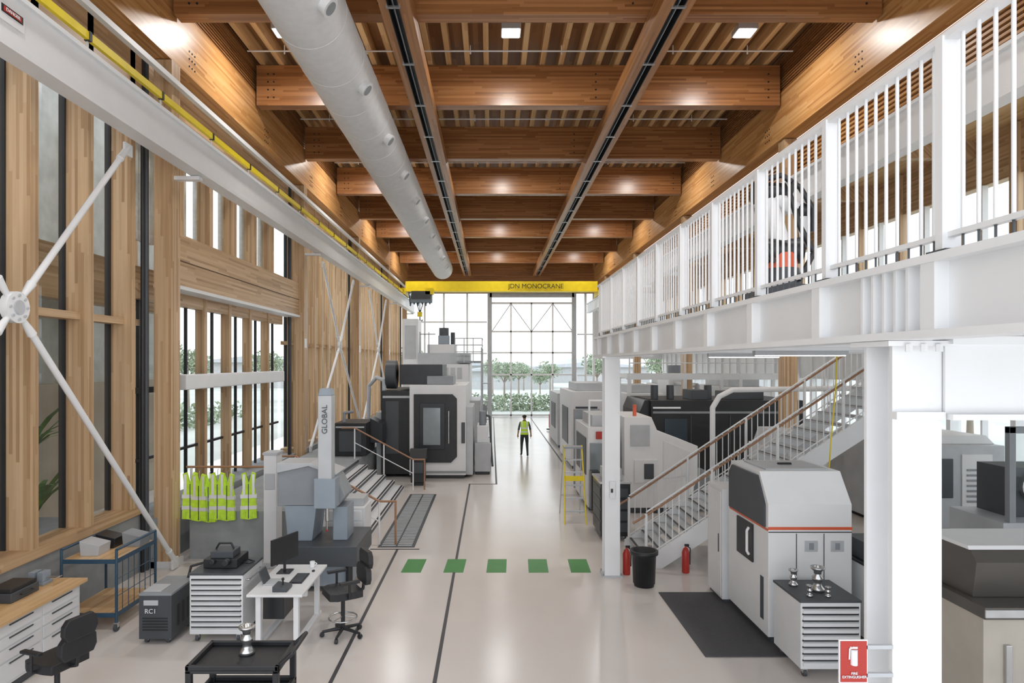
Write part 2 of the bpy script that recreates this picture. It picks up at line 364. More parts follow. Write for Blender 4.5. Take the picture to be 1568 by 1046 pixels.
# ------------------------------------------------------------------ crane
b=B('overhead_crane'); 
b.box(-5.55,6.9,42.3,42.8,8.58,9.2,yellow); b.box(-5.55,6.9,42.22,42.88,8.53,8.6,yellow)
for x in (-5.6,7.05): b.box(x-.12,x+.12,41.2,43.9,8.27,8.65,yellow)
b.box(-5.1,-3.9,41.7,43.2,8.0,8.5,dgrey); b.cyl((-5.2,42.2,8.1),(-3.8,42.2,8.1),.33,bgrey,16); b.box(-4.2,-3.7,41.7,42.3,8.3,8.7,yellow)
for x in (-4.9,-4.6,-4.3): b.cyl((x,42.2,8.1),(-4.6,42.2,7.1),.03,black,6)
b.box(-4.75,-4.45,42.05,42.35,6.9,7.2,yellow); b.tube([(-4.6,42.2,6.9),(-4.6,42.2,6.7),(-4.5,42.2,6.6),(-4.42,42.2,6.7)],.04,dgrey)
for k in range(6): b.tube([(-5.3+.25*k,42.1,8.5),(-5.2+.25*k,42.1,7.6+.1*(k%2)),(-5.05+.25*k,42.1,8.5)],.04,blue,6)
o=b.done(); text(o,'JDN MONOCRANE',.42,(2.9,42.2,8.86),(H,0,0),black)
# ------------------------------------------------------------------ right wall side
for y in (8.2,17,25.8,34.6,43.4):
    z0=4.42 if y<12 else 0
    b=B('timber_column'); b.box(7.55,7.9,y-.17,y+.17,z0,9.68,woodZ); b.box(7.5,7.95,y-.2,y+.2,z0,z0+.12,white); b.box(7.1,7.55,y-.12,y+.12,7.36,7.49,white); b.done()
b=B('slat_screen')
b.box(7.97,8.0,-1,47.5,8.3,9.65,slat); z=8.35
while z<9.6: b.box(7.91,7.97,-1,47.5,z,z+.05,woodY); z+=.1
b.done()
b=B('side_aisle_ceiling'); b.box(8.05,12.9,-1,47.8,9.65,9.8,purl)
for y in yb: b.box(8.05,12.5,y-.12,y+.12,9.2,9.65,woodYl)
b.done()
b=B('wall_right'); b.box(12.5,12.8,-1,47.8,0,1.2,white2); b.box(12.5,12.8,-1,47.8,3.3,5.0,white2); b.box(12.5,12.8,-1,47.8,8.4,9.8,woodYl)
y=0
while y<47.5: b.box(12.4,12.7,y,y+.24,5.0,9.6,woodZ); b.box(12.4,12.7,y+.04,y+.2,0,5.0,white); b.box(12.45,12.6,y+1.15,y+1.22,1.2,8.4,white); y+=2.2
b.box(12.45,12.7,-1,47.8,6.6,6.72,white); b.box(12.2,12.45,-1,47.8,5.0,5.35,white); b.done()
b=B('window_4'); b.quad([(12.62,-1,1.2),(12.62,47.8,1.2),(12.62,47.8,8.4),(12.62,-1,8.4)],glass); b.done()
# ------------------------------------------------------------------ mezzanine
b=B('mezzanine_deck')
b.box(2.3,10.6,-1,12.2,4.3,4.4,white); b.box(2.3,3.3,12.2,13.3,4.3,4.4,white)
y=0.2
while y<12: b.box(2.3,10.5,y,y+.1,4.06,4.3,white); y+=1.6
b.box(9.5,10.6,12.2,14.2,4.3,4.4,white)
b.box(2.16,2.2,-1,13.3,4.05,4.4,white); b.box(2.08,2.3,-1,13.3,4.02,4.06,white); b.box(2.08,2.3,-1,13.3,4.38,4.42,white)
b.box(2.1,3.3,13.28,13.32,4.03,4.4,white)
k=0
while 1.0+1.08*k<13.4:
    y=.97+1.08*k; b.box(2.09,2.16,y-.05,y+.05,4.06,4.38,white); k+=1
for y in (3.3,3.4,3.5,3.6,3.7): b.box(2.1,2.16,y-.01,y+.01,4.06,4.38,white)
b.box(2.42,10.5,3.48,3.52,3.62,4.02,white); b.box(2.42,10.5,3.42,3.58,3.6,3.63,white); b.box(2.42,10.5,3.42,3.58,4.0,4.04,white)
b.done()
for x,y in ((3.4,8.4),(5.4,8.4),(3.6,10.8),(7.0,9.0)):
    b=B('strip_light'); b.box(x,x+1.2,y,y+.1,4.0,4.06,lgrey); b.box(x+.03,x+1.17,y+.015,y+.085,3.99,4.0,led); b.done()
b=B('mezzanine_railing')
X=2.19
b.box(X-.035,X+.035,-.5,13.3,5.44,5.475,white); b.box(X-.02,X+.02,-.5,13.3,4.5,4.525,white)
k=0
while .97+1.08*k<13.4:
    y=.97+1.08*k; b.box(X-.045,X+.045,y-.025,y+.025,4.42,5.46,white); b.box(X-.06,X+.06,y-.07,y+.07,4.42,4.44,dgrey)
    for j in range(1,11):
        yy=y+.098*j
        if yy<13.25: b.cyl((X,yy,4.5),(X,yy,5.45),.0095,white,8); b.cyl((X,yy,4.42),(X,yy,4.5),.006,dgrey,6)
    k+=1
b.tube([(2.25,13.27,5.46),(3.25,13.27,5.46)],.025,white)
for j in range(9): b.cyl((2.3+.11*j,13.27,4.42),(2.3+.11*j,13.27,5.46),.01,white,6)
b.done()
b=B('mezzanine_railing')
b.box(9.0,9.06,-.5,12,5.42,5.46,white)
y=.0
while y<12: b.cyl((9.03,y,4.4),(9.03,y,5.44),.015,white,6); y+=.16
b.done()
def col(x,y,w=.28,h=4.02):
    b=B('steel_column'); b.box(x,x+w,y,y+.025,0.02,h,white); b.box(x,x+w,y+w-.025,y+w,0.02,h,white); b.box(x+w/2-.012,x+w/2+.012,y+.025,y+w-.025,.02,h,white)
    b.box(x-.04,x+w+.04,y-.04,y+w+.04,0,.025,lgrey); b.box(x-.05,x+w+.05,y-.05,y+w+.05,h-.03,h-.002,white)
    for dx in (-.02,w+.02):
        for dy in (0,w): b.cyl((x+dx,y+dy,.02),(x+dx,y+dy,.06),.012,steel,6)
    return b
b=col(2.07,11.9); b.box(2.15,2.25,11.84,11.9,1.45,1.75,white2); b.box(2.17,2.21,11.83,11.845,1.55,1.62,black); b.done()
b=col(2.15,3.5,.265); b.box(2.15,2.41,3.46,3.5,3.6,3.64,white)
for x in (2.2,2.28,2.36): b.cyl((x,3.44,3.96),(x,3.44,4.0),.018,white,6)
b.done()
col(9.4,3.7,.3).done(); col(9.8,11.6,.3).done()
b=B('fire_extinguisher_sign'); b.box(1.86,2.012,3.49,3.5,2.19,2.42,white); b.box(1.866,2.006,3.486,3.49,2.196,2.414,red); b.box(2.005,2.15,3.49,3.51,2.22,2.24,lgrey); b.box(2.005,2.15,3.49,3.51,2.37,2.39,lgrey)
b.cyl((1.936,3.484,2.29),(1.936,3.484,2.37),.018,white,10); b.box(1.915,1.955,3.483,3.486,2.375,2.385,white); b.tube([(1.936,3.482,2.385),(1.912,3.482,2.375),(1.91,3.482,2.32)],.004,white); o=b.done()
text(o,'FIRE\nEXTINGUISHER',.019,(1.936,3.48,2.235),(H,0,0),white)
# robot arm on mezzanine
b=B('robot_arm'); rx,ry=3.25,7.3
b.box(rx-.3,rx+.3,ry-.3,ry+.3,4.42,4.75,blackm); b.cyl((rx,ry,4.75),(rx,ry,4.95),.22,dgrey,20,.18); b.cyl((rx,ry,4.95),(rx,ry,5.12),.17,orange,20,.15)
b.cyl((rx-.2,ry,5.15),(rx+.2,ry,5.15),.14,black,18)
b.cyl((rx,ry,5.15),(rx-.12,ry+.1,5.8),.11,white,14,.09); b.cyl((rx-.28,ry+.1,5.82),(rx+.06,ry+.1,5.82),.12,black,18)
b.cyl((rx-.12,ry+.1,5.82),(rx+.22,ry,5.6),.09,white,14,.07); b.ball((rx+.22,ry,5.6),.09,black,12,8); b.cyl((rx+.22,ry,5.6),(rx+.24,ry,5.3),.06,white,12,.04); b.cyl((rx+.24,ry,5.3),(rx+.24,ry,5.2),.07,dgrey,12)
b.tube([(rx-.15,ry-.15,5.0),(rx-.3,ry-.15,5.3),(rx-.32,ry-.1,5.6),(rx-.2,ry,5.95),(rx,ry,6.0),(rx+.18,ry-.05,5.85),(rx+.3,ry-.1,5.6),(rx+.3,ry-.1,5.35)],.03,black)
b.tube([(rx+.1,ry-.2,4.8),(rx+.25,ry-.22,5.1),(rx+.1,ry-.2,5.4),(rx+.02,ry-.15,5.75),(rx+.1,ry-.1,5.9)],.03,black)
b.done()
# ------------------------------------------------------------------ right stair
b=B('steel_staircase'); n=26; r=4.4/n; run=.25; x0=2.95
for k in range(n-1):
    x=x0+run*k; z=r*(k+1); b.box(x,x+run+.02,12.46,13.94,z-.04,z,lgrey); b.box(x,x+.05,12.46,13.94,z,z+.004,black)
sl=r/run
for y in (12.4,13.94):
    b.prism([(x0-.1,0),(x0+.3,0),(x0+run*n+.1,4.4-.36),(x0+run*n+.1,4.4),(x0+run*n,4.42),(x0-.1,.12)],'Y',y,y+.05,white)
    L=run*n
    b.tube([(x0-.25,y+.025,.85),(x0,y+.025,1.0),(x0+L,y+.025,5.35),(x0+L+.4,y+.025,5.4)],.022,brown)
    b.tube([(x0,y+.025,1.06),(x0+L,y+.025,5.41)],.016,white)
    b.tube([(x0,y+.025,.22),(x0+L,y+.025,4.55)],.012,white)
    for k in range(n*2):
        x=x0+run*k/2; z=(x-x0)*sl; b.cyl((x,y+.025,z+.05),(x,y+.025,z+1.03),.03 if k%10==0 else .011,white,7)
b.done()
b=B('waste_bin'); b.lathe([(.17,0),(.21,.55),(.245,.56),(.245,.62),(.21,.62),(.19,.05)],(2.68,11.45,0),black,22); b.done()
def exting(x,y):
    b=B('fire_extinguisher'); b.lathe([(.06,0),(.07,.02),(.07,.38),(.045,.45),(.02,.47),(.02,.5)],(x,y,0),red,14); b.box(x-.02,x+.06,y-.015,y+.015,.49,.53,black); b.tube([(x+.02,y,.5),(x+.085,y,.45),(x+.08,y,.15)],.01,black); b.done()
exting(2.5,12.05); exting(3.62,12.15)
b=B('yellow_air_hose'); b.tube([(6.3,11.9,4.03),(6.25,11.85,3.4),(6.15,11.8,2.6),(6.1,11.8,1.9),(6.2,11.8,1.75)],.012,yellow); b.done()
# ------------------------------------------------------------------ furniture
def chair(x,y,rz,sh=.5,ring=False):
    b=B('office_chair')
    for k in range(5):
        a=k*2*math.pi/5; c,s_=math.cos(a),math.sin(a)
        b.cyl((0,0,.11),(.29*c,.29*s_,.075),.028,black,8,.018); b.cyl((.29*c-.02*s_,.29*s_+.02*c,.035),(.29*c+.02*s_,.29*s_-.02*c,.035),.034,blackm,12)
    b.cyl((0,0,.09),(0,0,sh-.05),.03,blackm,12)
    if ring:
        P=[(.2*math.cos(t*math.pi/8),.2*math.sin(t*math.pi/8),.26) for t in range(17)]; b.tube(P,.012,steel,6)
        for k in range(3): a=k*2.1; b.cyl((0,0,.28),(.2*math.cos(a),.2*math.sin(a),.26),.01,steel,6)
    b.prism([(-.23,-.22),(.23,-.22),(.25,-.1),(.25,.15),(.19,.25),(-.19,.25),(-.25,.15),(-.25,-.1)],'Z',sh-.04,sh+.06,black)
    b.box(-.12,.12,-.15,.15,sh-.08,sh-.04,blackm)
    b.tube([(0,-.1,sh-.05),(0,-.3,sh),(0,-.32,sh+.2)],.022,black)
    for y0,y1,w_,zz0,zz1 in ((-.35,-.27,.22,sh+.1,sh+.36),(-.38,-.31,.21,sh+.32,sh+.56)):
        b.prism([(-w_*.8,zz0),(w_*.8,zz0),(w_,zz0+.08),(w_*.96,zz1-.06),(w_*.7,zz1),(-w_*.7,zz1),(-w_*.96,zz1-.06),(-w_,zz0+.08)],'Y',y0,y1,black)
    for s_ in (-1,1):
        b.tube([(s_*.2,0,sh-.03),(s_*.3,0,sh),(s_*.3,0,sh+.2)],.018,black); b.box(s_*.3-.035,s_*.3+.035,-.14,.14,sh+.2,sh+.235,black)
    b.done(.012,loc=(x,y,0),rz=rz)
chair(-4.95,7.45,-1.9+math.pi,.5); chair(-2.12,9.35,2.1,.62,True)
def casters(b,xs,ys,r=.05,h=.12):
    for x in xs:
        for y in ys: b.cyl((x-.02,y,r),(x+.02,y,r),r,dgrey,12); b.box(x-.03,x+.03,y-.03,y+.03,r,h,steel)
def toolchest(x0,y0,w=.74,d=.76,h=.97,nd=9,top=dgrey):
    b=B('tool_cabinet'); casters(b,(x0+.08,x0+w-.08),(y0+.08,y0+d-.08))
    b.box(x0,x0+w,y0,y0+d,.12,h-.03,white2); b.box(x0-.01,x0+w+.01,y0-.01,y0+d+.01,h-.03,h,top)
    z=.16; hh=(h-.24)/nd
    for k in range(nd):
        b.box(x0+.03,x0+w-.03,y0-.015,y0,z,z+hh-.02,white2); b.box(x0+.03,x0+w-.03,y0-.03,y0-.015,z+hh-.035,z+hh-.02,lgrey); b.box(x0+.02,x0+w-.02,y0-.004,y0,z+hh-.022,z+hh+.002,black); z+=hh
    b.tube([(x0+w+.0,y0+.1,h-.12),(x0+w+.05,y0+.1,h-.12),(x0+w+.05,y0+d-.1,h-.12),(x0+w,y0+d-.1,h-.12)],.012,steel)
    return b
toolchest(-4.2,9.1,nd=10).done(.006); toolchest(3.82,8.06,h=.97).done(.006)
b=B('optical_scanner'); b.box(-4.1,-3.62,9.3,9.75,.975,1.1,black); b.box(-4.02,-3.7,9.35,9.65,1.1,1.2,dgrey); b.cyl((-3.75,9.28,1.08),(-3.75,9.18,1.08),.05,blackm,14); b.cyl((-3.95,9.28,1.08),(-3.95,9.22,1.08),.04,blackm,14); b.tube([(-4.0,9.5,1.2),(-3.95,9.5,1.28),(-3.78,9.5,1.28),(-3.74,9.5,1.2)],.014,black); b.tube([(-3.62,9.5,1.0),(-3.5,9.45,1.0),(-3.48,9.6,.99),(-3.6,9.68,.99)],.01,black); b.done(.015)
b=B('chiller_unit'); b.box(-4.87,-4.42,9.03,9.8,.08,.68,dgrey); b.box(-4.87,-4.42,9.03,9.8,.68,.71,grey); b.box(-4.85,-4.6,9.1,9.4,.71,.722,lgrey); casters(b,(-4.8,-4.5),(9.12,9.7),.04,.09)
for z in (.2,.24,.28,.32,.36): b.box(-4.82,-4.47,9.02,9.03,z,z+.015,black)
for y in (9.2,9.35,9.5,9.65): b.box(-4.42,-4.415,y,y+.06,.2,.5,black)
b.box(-4.8,-4.6,9.015,9.03,.55,.62,lgrey); b.tube([(-4.5,9.7,.71),(-4.5,9.8,.85),(-4.3,9.85,.9),(-4.25,9.85,.5)],.018,black); o=b.done(.012); text(o,'RC1',.09,(-4.7,9.01,.47),(H,0,0),white)
b=B('computer_desk'); b.box(-3.32,-2.56,8.85,10.2,.72,.755,white2)
for x in (-3.2,-2.68):
    for y in (9.0,10.05): b.box(x-.035,x+.035,y-.04,y+.04,.04,.72,white)
    b.box(x-.04,x+.04,8.87,10.18,.0,.05,white)
b.box(-3.2,-2.68,9.5,9.56,.5,.58,white); b.box(-3.25,-2.95,9.3,9.9,.25,.62,blackm); b.done(.006)
b=B('computer_monitor'); b.prism([(-3.2,9.55),(-2.98,10.1),(-3.01,10.11),(-3.23,9.56)],'Z',.92,1.3,black); b.box(-3.2,-3.0,9.72,9.95,.756,.77,black); b.cyl((-3.11,9.84,.77),(-3.11,9.84,1.0),.02,black,8); b.done(.004)
b=B('keyboard'); b.box(-2.88,-2.7,9.3,9.72,.756,.775,black)
for k in range(12): b.box(-2.87,-2.71,9.31+.033*k,9.335+.033*k,.775,.782,dgrey)
b.done(.002)
b=B('computer_mouse'); b.ball((-2.68,9.85,.767),.035,black,10,6,(.7,1,.4)); b.done()
b=B('drinks_mug'); b.lathe([(.035,0),(.04,.09),(.034,.09),(.03,.01)],(-2.75,10.05,.757),white,14); b.tube([(-2.71,10.05,.83),(-2.68,10.05,.815),(-2.71,10.05,.785)],.006,white,6); b.done()
b=B('machine_controller'); b.prism([(-3.0,.756),(-2.8,.756),(-2.8,.8),(-3.0,.83)],'Y',8.95,9.2,dgrey); b.cyl((-2.9,9.1,.8),(-2.9,9.1,.88),.012,black,8); b.ball((-2.9,9.1,.89),.022,black,8,6); b.done(.004)
b=B('laptop_computer'); b.box(-3.22,-3.02,9.22,9.48,.756,.775,lgrey); b.prism([(-3.22,.775),(-3.2,.775),(-3.27,.95),(-3.29,.95)],'Y',9.22,9.48,dgrey); b.done(.003)
b=B('service_cart'); 
for z in (.45,.83): 
    b.box(-3.05,-2.12,6.5,7.12,z-.03,z,black)
    b.box(-3.05,-2.12,6.5,6.54,z,z+.05,black); b.box(-3.05,-2.12,7.08,7.12,z,z+.05,black); b.box(-3.05,-3.01,6.5,7.12,z,z+.05,black); b.box(-2.16,-2.12,6.5,7.12,z,z+.05,black)
for x in (-3.02,-2.15):
    for y in (6.53,7.09): b.box(x-.03,x+.03,y-.03,y+.03,.12,.83,black)
casters(b,(-3.0,-2.18),(6.55,7.07),.055,.13)
b.tube([(-2.14,6.56,.85),(-2.0,6.56,.98),(-2.0,7.06,.98),(-2.14,7.06,.85)],.022,black); b.done(.008)
def part(x,y,z,s=1):
    b=B('machined_metal_part'); b.lathe([(.075*s,0),(.08*s,.03*s),(.05*s,.06*s),(.04*s,.1*s),(.06*s,.13*s),(.065*s,.16*s),(.035*s,.19*s),(.045*s,.23*s),(.08*s,.26*s),(.08*s,.28*s),(.05*s,.28*s),(.04*s,.2*s)],(x,y,z),steel,20); b.done()
part(-2.58,6.9,.831,1.05); part(4.2,8.4,.972,1.1); part(4.0,8.2,.972,.5); part(4.22,8.18,.972,.45); part(3.98,8.6,.972,.75)
b=B('workbench'); b.box(-6.45,-5.62,5.2,9.1,.86,.91,bench); b.box(-6.4,-5.7,5.25,9.05,.1,.86,white2)
for y in (5.3,6.05,6.8,7.55,8.3):
    for z0,z1 in ((.14,.38),(.4,.54),(.56,.68),(.7,.83)): b.box(-5.7,-5.685,y,y+.7,z0,z1,white2); b.box(-5.685,-5.67,y+.15,y+.55,z1-.03,z1-.015,dgrey)
b.box(-6.4,-5.72,5.3,9.0,0,.1,dgrey); b.done(.004)
b=B('storage_case'); b.box(-6.3,-5.95,8.1,8.6,.911,1.03,dgrey); b.box(-6.28,-5.97,8.12,8.58,1.03,1.08,black); b.tube([(-5.95,8.25,.98),(-5.91,8.25,.98),(-5.91,8.45,.98),(-5.95,8.45,.98)],.01,black); b.done(.01)
b=B('storage_case'); b.box(-6.3,-5.95,7.3,7.8,.911,1.0,grey); b.box(-6.28,-5.97,7.32,7.78,1.0,1.04,dgrey); b.tube([(-5.95,7.45,.96),(-5.91,7.45,.96),(-5.91,7.65,.96),(-5.95,7.65,.96)],.01,black); b.done(.01)
b=B('bench_vise'); b.box(-6.25,-6.0,8.75,8.95,.911,.95,bgrey); b.box(-6.22,-6.14,8.77,8.93,.95,1.08,bgrey); b.box(-6.1,-6.02,8.77,8.93,.95,1.08,bgrey); b.cyl((-6.02,8.85,1.0),(-5.85,8.85,1.0),.015,steel,8); b.cyl((-5.86,8.78,1.0),(-5.86,8.92,1.0),.008,steel,6); b.done(.005)
b=B('shelf_trolley'); x0,x1,y0,y1=-6.25,-5.45,9.5,10.6
for x in (x0,x1):
    for y in (y0,y1): b.cyl((x,y,.1),(x,y,1.18),.02,blue,8)
    b.tube([(x,y0,1.18),(x,y1,1.18)],.02,blue)
for z in (.22,1.0): b.box(x0+.01,x1-.01,y0+.01,y1-.01,z,z+.03,bench); b.box(x0,x1,y0-.01,y0+.01,z-.02,z+.04,blue); b.box(x1-.01,x1+.01,y0,y1,z-.02,z+.04,blue)
for k in range(1,7): yy=y0+(y1-y0)*k/7; b.cyl((x1,yy,.22),(x1,yy,1.0),.006,blue,6)
for z in (.5,.75): b.cyl((x1,y0,z),(x1,y1,z),.006,blue,6)
casters(b,(x0,x1),(y0,y1),.06,.13); b.done()
b=B('parts_bins'); 
for k,(x,y) in enumerate(((-6.1,9.7),(-6.1,10.1),(-5.75,10.2))): b.prism([(x,1.031),(x+.26,1.031),(x+.28,1.18),(x-.02,1.25)],'Y',y,y+.3,(lgrey,blackm,grey)[k])
b.done(.004)
# CMM
D=.2
b=B('coordinate_measuring_machine')
b.box(-3.6,-2.25,10.95,12.3,.48,.82,dgrey); b.box(-3.5,-2.4,11.1,12.2,.1,.48,bgrey)
for x in (-3.5,-2.4):
    for y in (11.05,12.15): b.cyl((x,y,0),(x,y,.5),.06,blackm,10)
b.prism([(-3.72+D,.82),(-3.3+D,.82),(-3.22+D,1.45),(-3.78+D,1.45)],'Y',11.3,12.0,bgrey); b.box(-2.95+D,-2.7+D,11.35,11.9,.82,1.4,bgrey)
b.prism([(-3.9+D,1.42),(-2.85+D,1.42),(-2.72+D,1.6),(-2.9+D,1.95),(-3.35+D,2.12),(-3.9+D,2.12)],'Y',11.3,11.9,grey)
b.prism([(-3.9+D,2.0),(-3.35+D,2.12),(-2.9+D,1.95),(-2.85+D,1.99),(-3.33+D,2.17),(-3.9+D,2.17)],'Y',11.25,11.95,lgrey)
b.box(-3.12+D,-2.89+D,11.0,11.25,1.5,3.35,lgrey); b.prism([(-3.12+D,3.35),(-2.89+D,3.35),(-2.92+D,3.47),(-3.09+D,3.47)],'Y',11.0,11.25,bgrey); b.box(-3.18+D,-2.82+D,10.97,11.3,1.45,1.95,bgrey)
b.cyl((-3.0+D,11.15,1.5),(-3.0+D,11.15,1.2),.035,steel,10); b.cyl((-3.0+D,11.15,1.2),(-3.0+D,11.15,1.05),.012,steel,8); b.ball((-3.0+D,11.15,1.04),.02,red)
o=b.done(.03); text(o,'GLOBAL',.13,(-3.0+D,10.99,2.95),(H,-H,0),dgrey)
b=B('equipment_pedestal'); b.box(-4.32,-4.08,12.4,12.75,0,2.15,white2); b.box(-4.34,-4.06,12.38,12.77,2.15,2.2,lgrey); b.box(-4.3,-4.1,12.385,12.4,1.5,1.8,lgrey); b.box(-4.36,-4.04,12.36,12.8,0,.1,lgrey); b.done(.01)
b=B('rolling_drawer_unit'); casters(b,(-3.1,-2.55),(12.7,13.25)); b.box(-3.2,-2.45,12.62,13.35,.12,1.1,white2)
for z in (.2,.42,.64,.86): b.box(-3.15,-2.5,12.6,12.62,z,z+.19,white); b.box(-3.0,-2.65,12.58,12.6,z+.14,z+.16,dgrey)
b.box(-3.15,-2.5,12.8,13.3,1.1,1.25,lgrey); b.done(.008)
# ------------------------------------------------------------------ CNC A
b=B('cnc_machining_center')
b.box(-2.75,-.85,22.0,26,.12,3.15,white2); b.box(-2.7,-.9,22.1,25.9,0,.14,black)
b.box(-3.75,-2.75,22.3,26,.1,2.95,black); b.box(-3.6,-3.15,22.28,22.3,.8,2.6,dgrey)
b.prism([(-2.6,.55),(-2.6,2.85),(-1.3,2.85),(-1.15,2.7),(-1.15,.75),(-1.35,.55)],'Y',21.94,22.0,black)
b.box(-2.4,-1.55,21.9,21.94,1.0,2.55,blackm); b.box(-2.28,-1.7,21.87,21.9,1.15,2.4,wglass); b.cyl((-1.42,21.86,1.2),(-1.42,21.86,2.3),.03,steel,8)
b.box(-.85,-.62,22.2,24.5,.1,2.4,lgrey); b.box(-1.0,-.88,21.96,22.0,1.2,1.9,dgrey)
b.box(-2.75,-.85,21.96,22.0,.2,.26,grey); b.box(-3.7,-2.78,22.27,22.3,2.7,2.78,lgrey)
b.box(-3.2,-1.7,22.8,25,3.15,3.85,blackm); b.box(-2.2,-1.3,22.4,24,3.15,3.45,grey); b.cyl((-3.65,22.9,3.5),(-3.3,22.9,3.5),.5,dgrey,24); b.cyl((-3.66,22.9,3.5),(-3.3,22.9,3.5),.2,lgrey,16)
b.tube([(-3.7,22.6,2.95),(-3.7,22.6,3.3),(-4.0,22.8,3.4),(-4.3,23,3.1),(-4.35,23,.96)],.07,lgrey)
b.box(-3.95,-3.78,22.5,25,.0,2.2,lgrey)
b.done(.05)
b=B('control_console'); b.box(-2.55,-2.1,20.7,21.1,.1,.85,blackm); b.prism([(20.65,.85),(21.1,.85),(21.1,1.15),(20.9,1.15)],'X',-2.6,-2.05,black); b.box(-2.5,-2.15,20.66,20.7,.4,.75,dgrey); b.box(-2.5,-2.15,20.75,21.05,0,.1,black); b.done(.02)
b=B('chip_conveyor'); b.box(-4.95,-3.95,20.6,22.2,.96,2.0,black); b.prism([(-3.95,1.3),(-3.55,1.3),(-3.55,1.9),(-3.95,2.1)],'Y',21.3,22.1,blackm); b.box(-4.8,-4.1,20.58,20.6,1.1,1.75,dgrey); b.tube([(-4.7,20.9,2.0),(-4.7,20.9,2.3),(-4.4,20.9,2.35)],.05,grey); b.box(-4.9,-4.0,20.57,20.6,1.85,1.9,lgrey); b.done(.03)
# machine B
b=B('gantry_milling_machine')
b.box(-3.95,-1.0,29,34,0,3.85,white2); b.box(-1.0,-.5,29.5,33,0,2.2,lgrey); b.box(-3.4,-1.6,28.9,29,.8,3.0,dgrey); b.box(-3.1,-2.6,28.87,28.9,1.2,2.7,wglass)
b.box(-4.0,-3.3,29.5,31,3.85,5.9,white2); b.box(-3.9,-3.4,29.47,29.5,4.1,5.6,lgrey); b.box(-3.3,-.95,29.4,31.5,3.85,4.35,lgrey); b.box(-2.9,-1.6,29.6,31,4.35,4.75,white2)
b.box(-2.4,-1.9,29.6,30.2,4.75,5.15,bgrey); b.cyl((-2.15,29.8,5.15),(-2.15,29.8,5.5),.22,dgrey,14); b.cyl((-1.75,29.9,4.75),(-1.75,29.9,5.3),.1,dgrey,12)
b.box(-1.5,-.4,29.0,31,3.9,4.0,grey)
for z in (4.4,4.7,5.0): b.tube([(-1.6,29.0,z),(-.4,29.0,z),(-.4,31,z)],.025,lgrey)
for x in (-1.6,-1.2,-.8,-.4): b.cyl((x,29.0,3.9),(x,29.0,5.0),.025,lgrey,6)
for x in (-3.2,-2.8): b.cyl((x,29.4,4.35),(x,29.4,5.3),.025,grey,6)
b.tube([(-3.2,29.4,5.2),(-2.5,29.4,5.2)],.025,grey)
for x in (-.42,.0): 
    for y in (29,31.5): b.cyl((x,y,0),(x,y,4.6),.04,lgrey,8)
for z in (.6,1.4,2.2,3.0,3.8): b.tube([(-.42,29,z),(.0,29,z),(.0,31.5,z)],.025,lgrey)
for k in range(7): b.box(-3.3+.3*k,-3.1+.3*k,28.98,29,3.2,3.7,lgrey)
b.done(.03)
b=B('coolant_unit'); b.box(-.57,-.1,24.7,25.9,0,.9,dgrey); b.box(-.57,.0,22.8,24.2,.1,1.1,lgrey); b.box(-.5,-.1,22.9,24.1,1.1,1.7,white2); b.cyl((-.3,23.2,1.7),(-.3,23.2,2.2),.12,grey,12); b.tube([(-.3,23.2,2.1),(-.05,23.2,2.0),(.0,23.0,1.0),(.05,22.7,.3)],.04,dgrey); b.box(-.55,-.05,22.85,24.1,0,.1,black)
b.tube([(-.2,24.3,0),(-.2,24.3,2.3),(-.2,25.8,2.3),(-.2,25.8,0)],.03,grey); b.done(.02)
# ------------------------------------------------------------------ right machines
b=B('printing_machine')
b.prism([(9.0,.12),(9.0,1.95),(9.3,2.36),(10.35,2.36),(10.5,2.2),(10.5,.12)],'X',3.82,4.97,white)
b.box(3.9,4.9,9.1,10.4,0,.12,dgrey)
b.prism([(9.08,1.62),(9.08,1.93),(9.32,2.3),(10.3,2.3),(10.42,2.18),(10.42,1.62)],'X',3.79,3.82,dgrey)
b.prism([(9.5,1.0),(9.5,1.55),(10.1,1.55),(10.1,1.0)],'X',3.795,3.82,blackm); b.tube([(3.77,9.55,1.1),(3.74,9.55,1.15),(3.74,9.55,1.45),(3.77,9.55,1.5)],.02,white)
b.box(3.815,4.975,8.99,9.0,1.6,1.64,orange); b.box(3.81,3.82,9.0,10.45,1.58,1.61,orange)
b.box(3.82,4.97,8.993,9.0,1.56,1.575,dgrey)
for x in (4.2,4.58): b.box(x,x+.012,8.993,9.0,.2,1.55,dgrey)
b.box(4.32,4.5,8.99,9.0,1.3,1.45,lgrey); b.box(4.68,4.86,8.99,9.0,1.3,1.45,lgrey); b.box(4.38,4.44,8.98,8.99,1.33,1.42,grey); b.box(4.74,4.8,8.98,8.99,1.33,1.42,grey)
for k in range(6): b.box(3.812,3.82,9.15+.02*k,9.16+.02*k,.3,.9,dgrey)
b.box(3.95,4.85,9.4,10.2,2.36,2.38,lgrey); b.cyl((4.3,9.8,2.38),(4.5,9.8,2.38),.03,black,8)
casters(b,(3.95,4.85),(9.15,10.3),.05,.12)
b.done(.035)
b=B('electrical_cabinet'); b.box(3.75,4.3,10.6,11.3,.06,1.85,white2); b.box(3.78,4.27,10.62,11.28,0,.06,dgrey); b.box(3.74,3.75,10.65,11.25,.1,1.8,white); b.box(3.73,3.74,10.72,10.75,.8,1.1,dgrey); b.done(.01)
b=B('stainless_test_machine'); b.box(4.9,6.8,6.5,8.0,.1,1.36,beige); b.box(4.88,6.82,6.45,8.02,1.36,1.48,taupe); b.box(4.88,6.82,6.44,6.46,1.38,1.46,steel); b.prism([(6.75,1.48),(6.7,1.85),(6.8,1.97),(7.5,1.97),(7.55,1.48)],'X',4.98,6.7,taupe); b.prism([(6.78,1.96),(6.8,2.0),(7.5,2.0),(7.5,1.96)],'X',4.96,6.72,white)
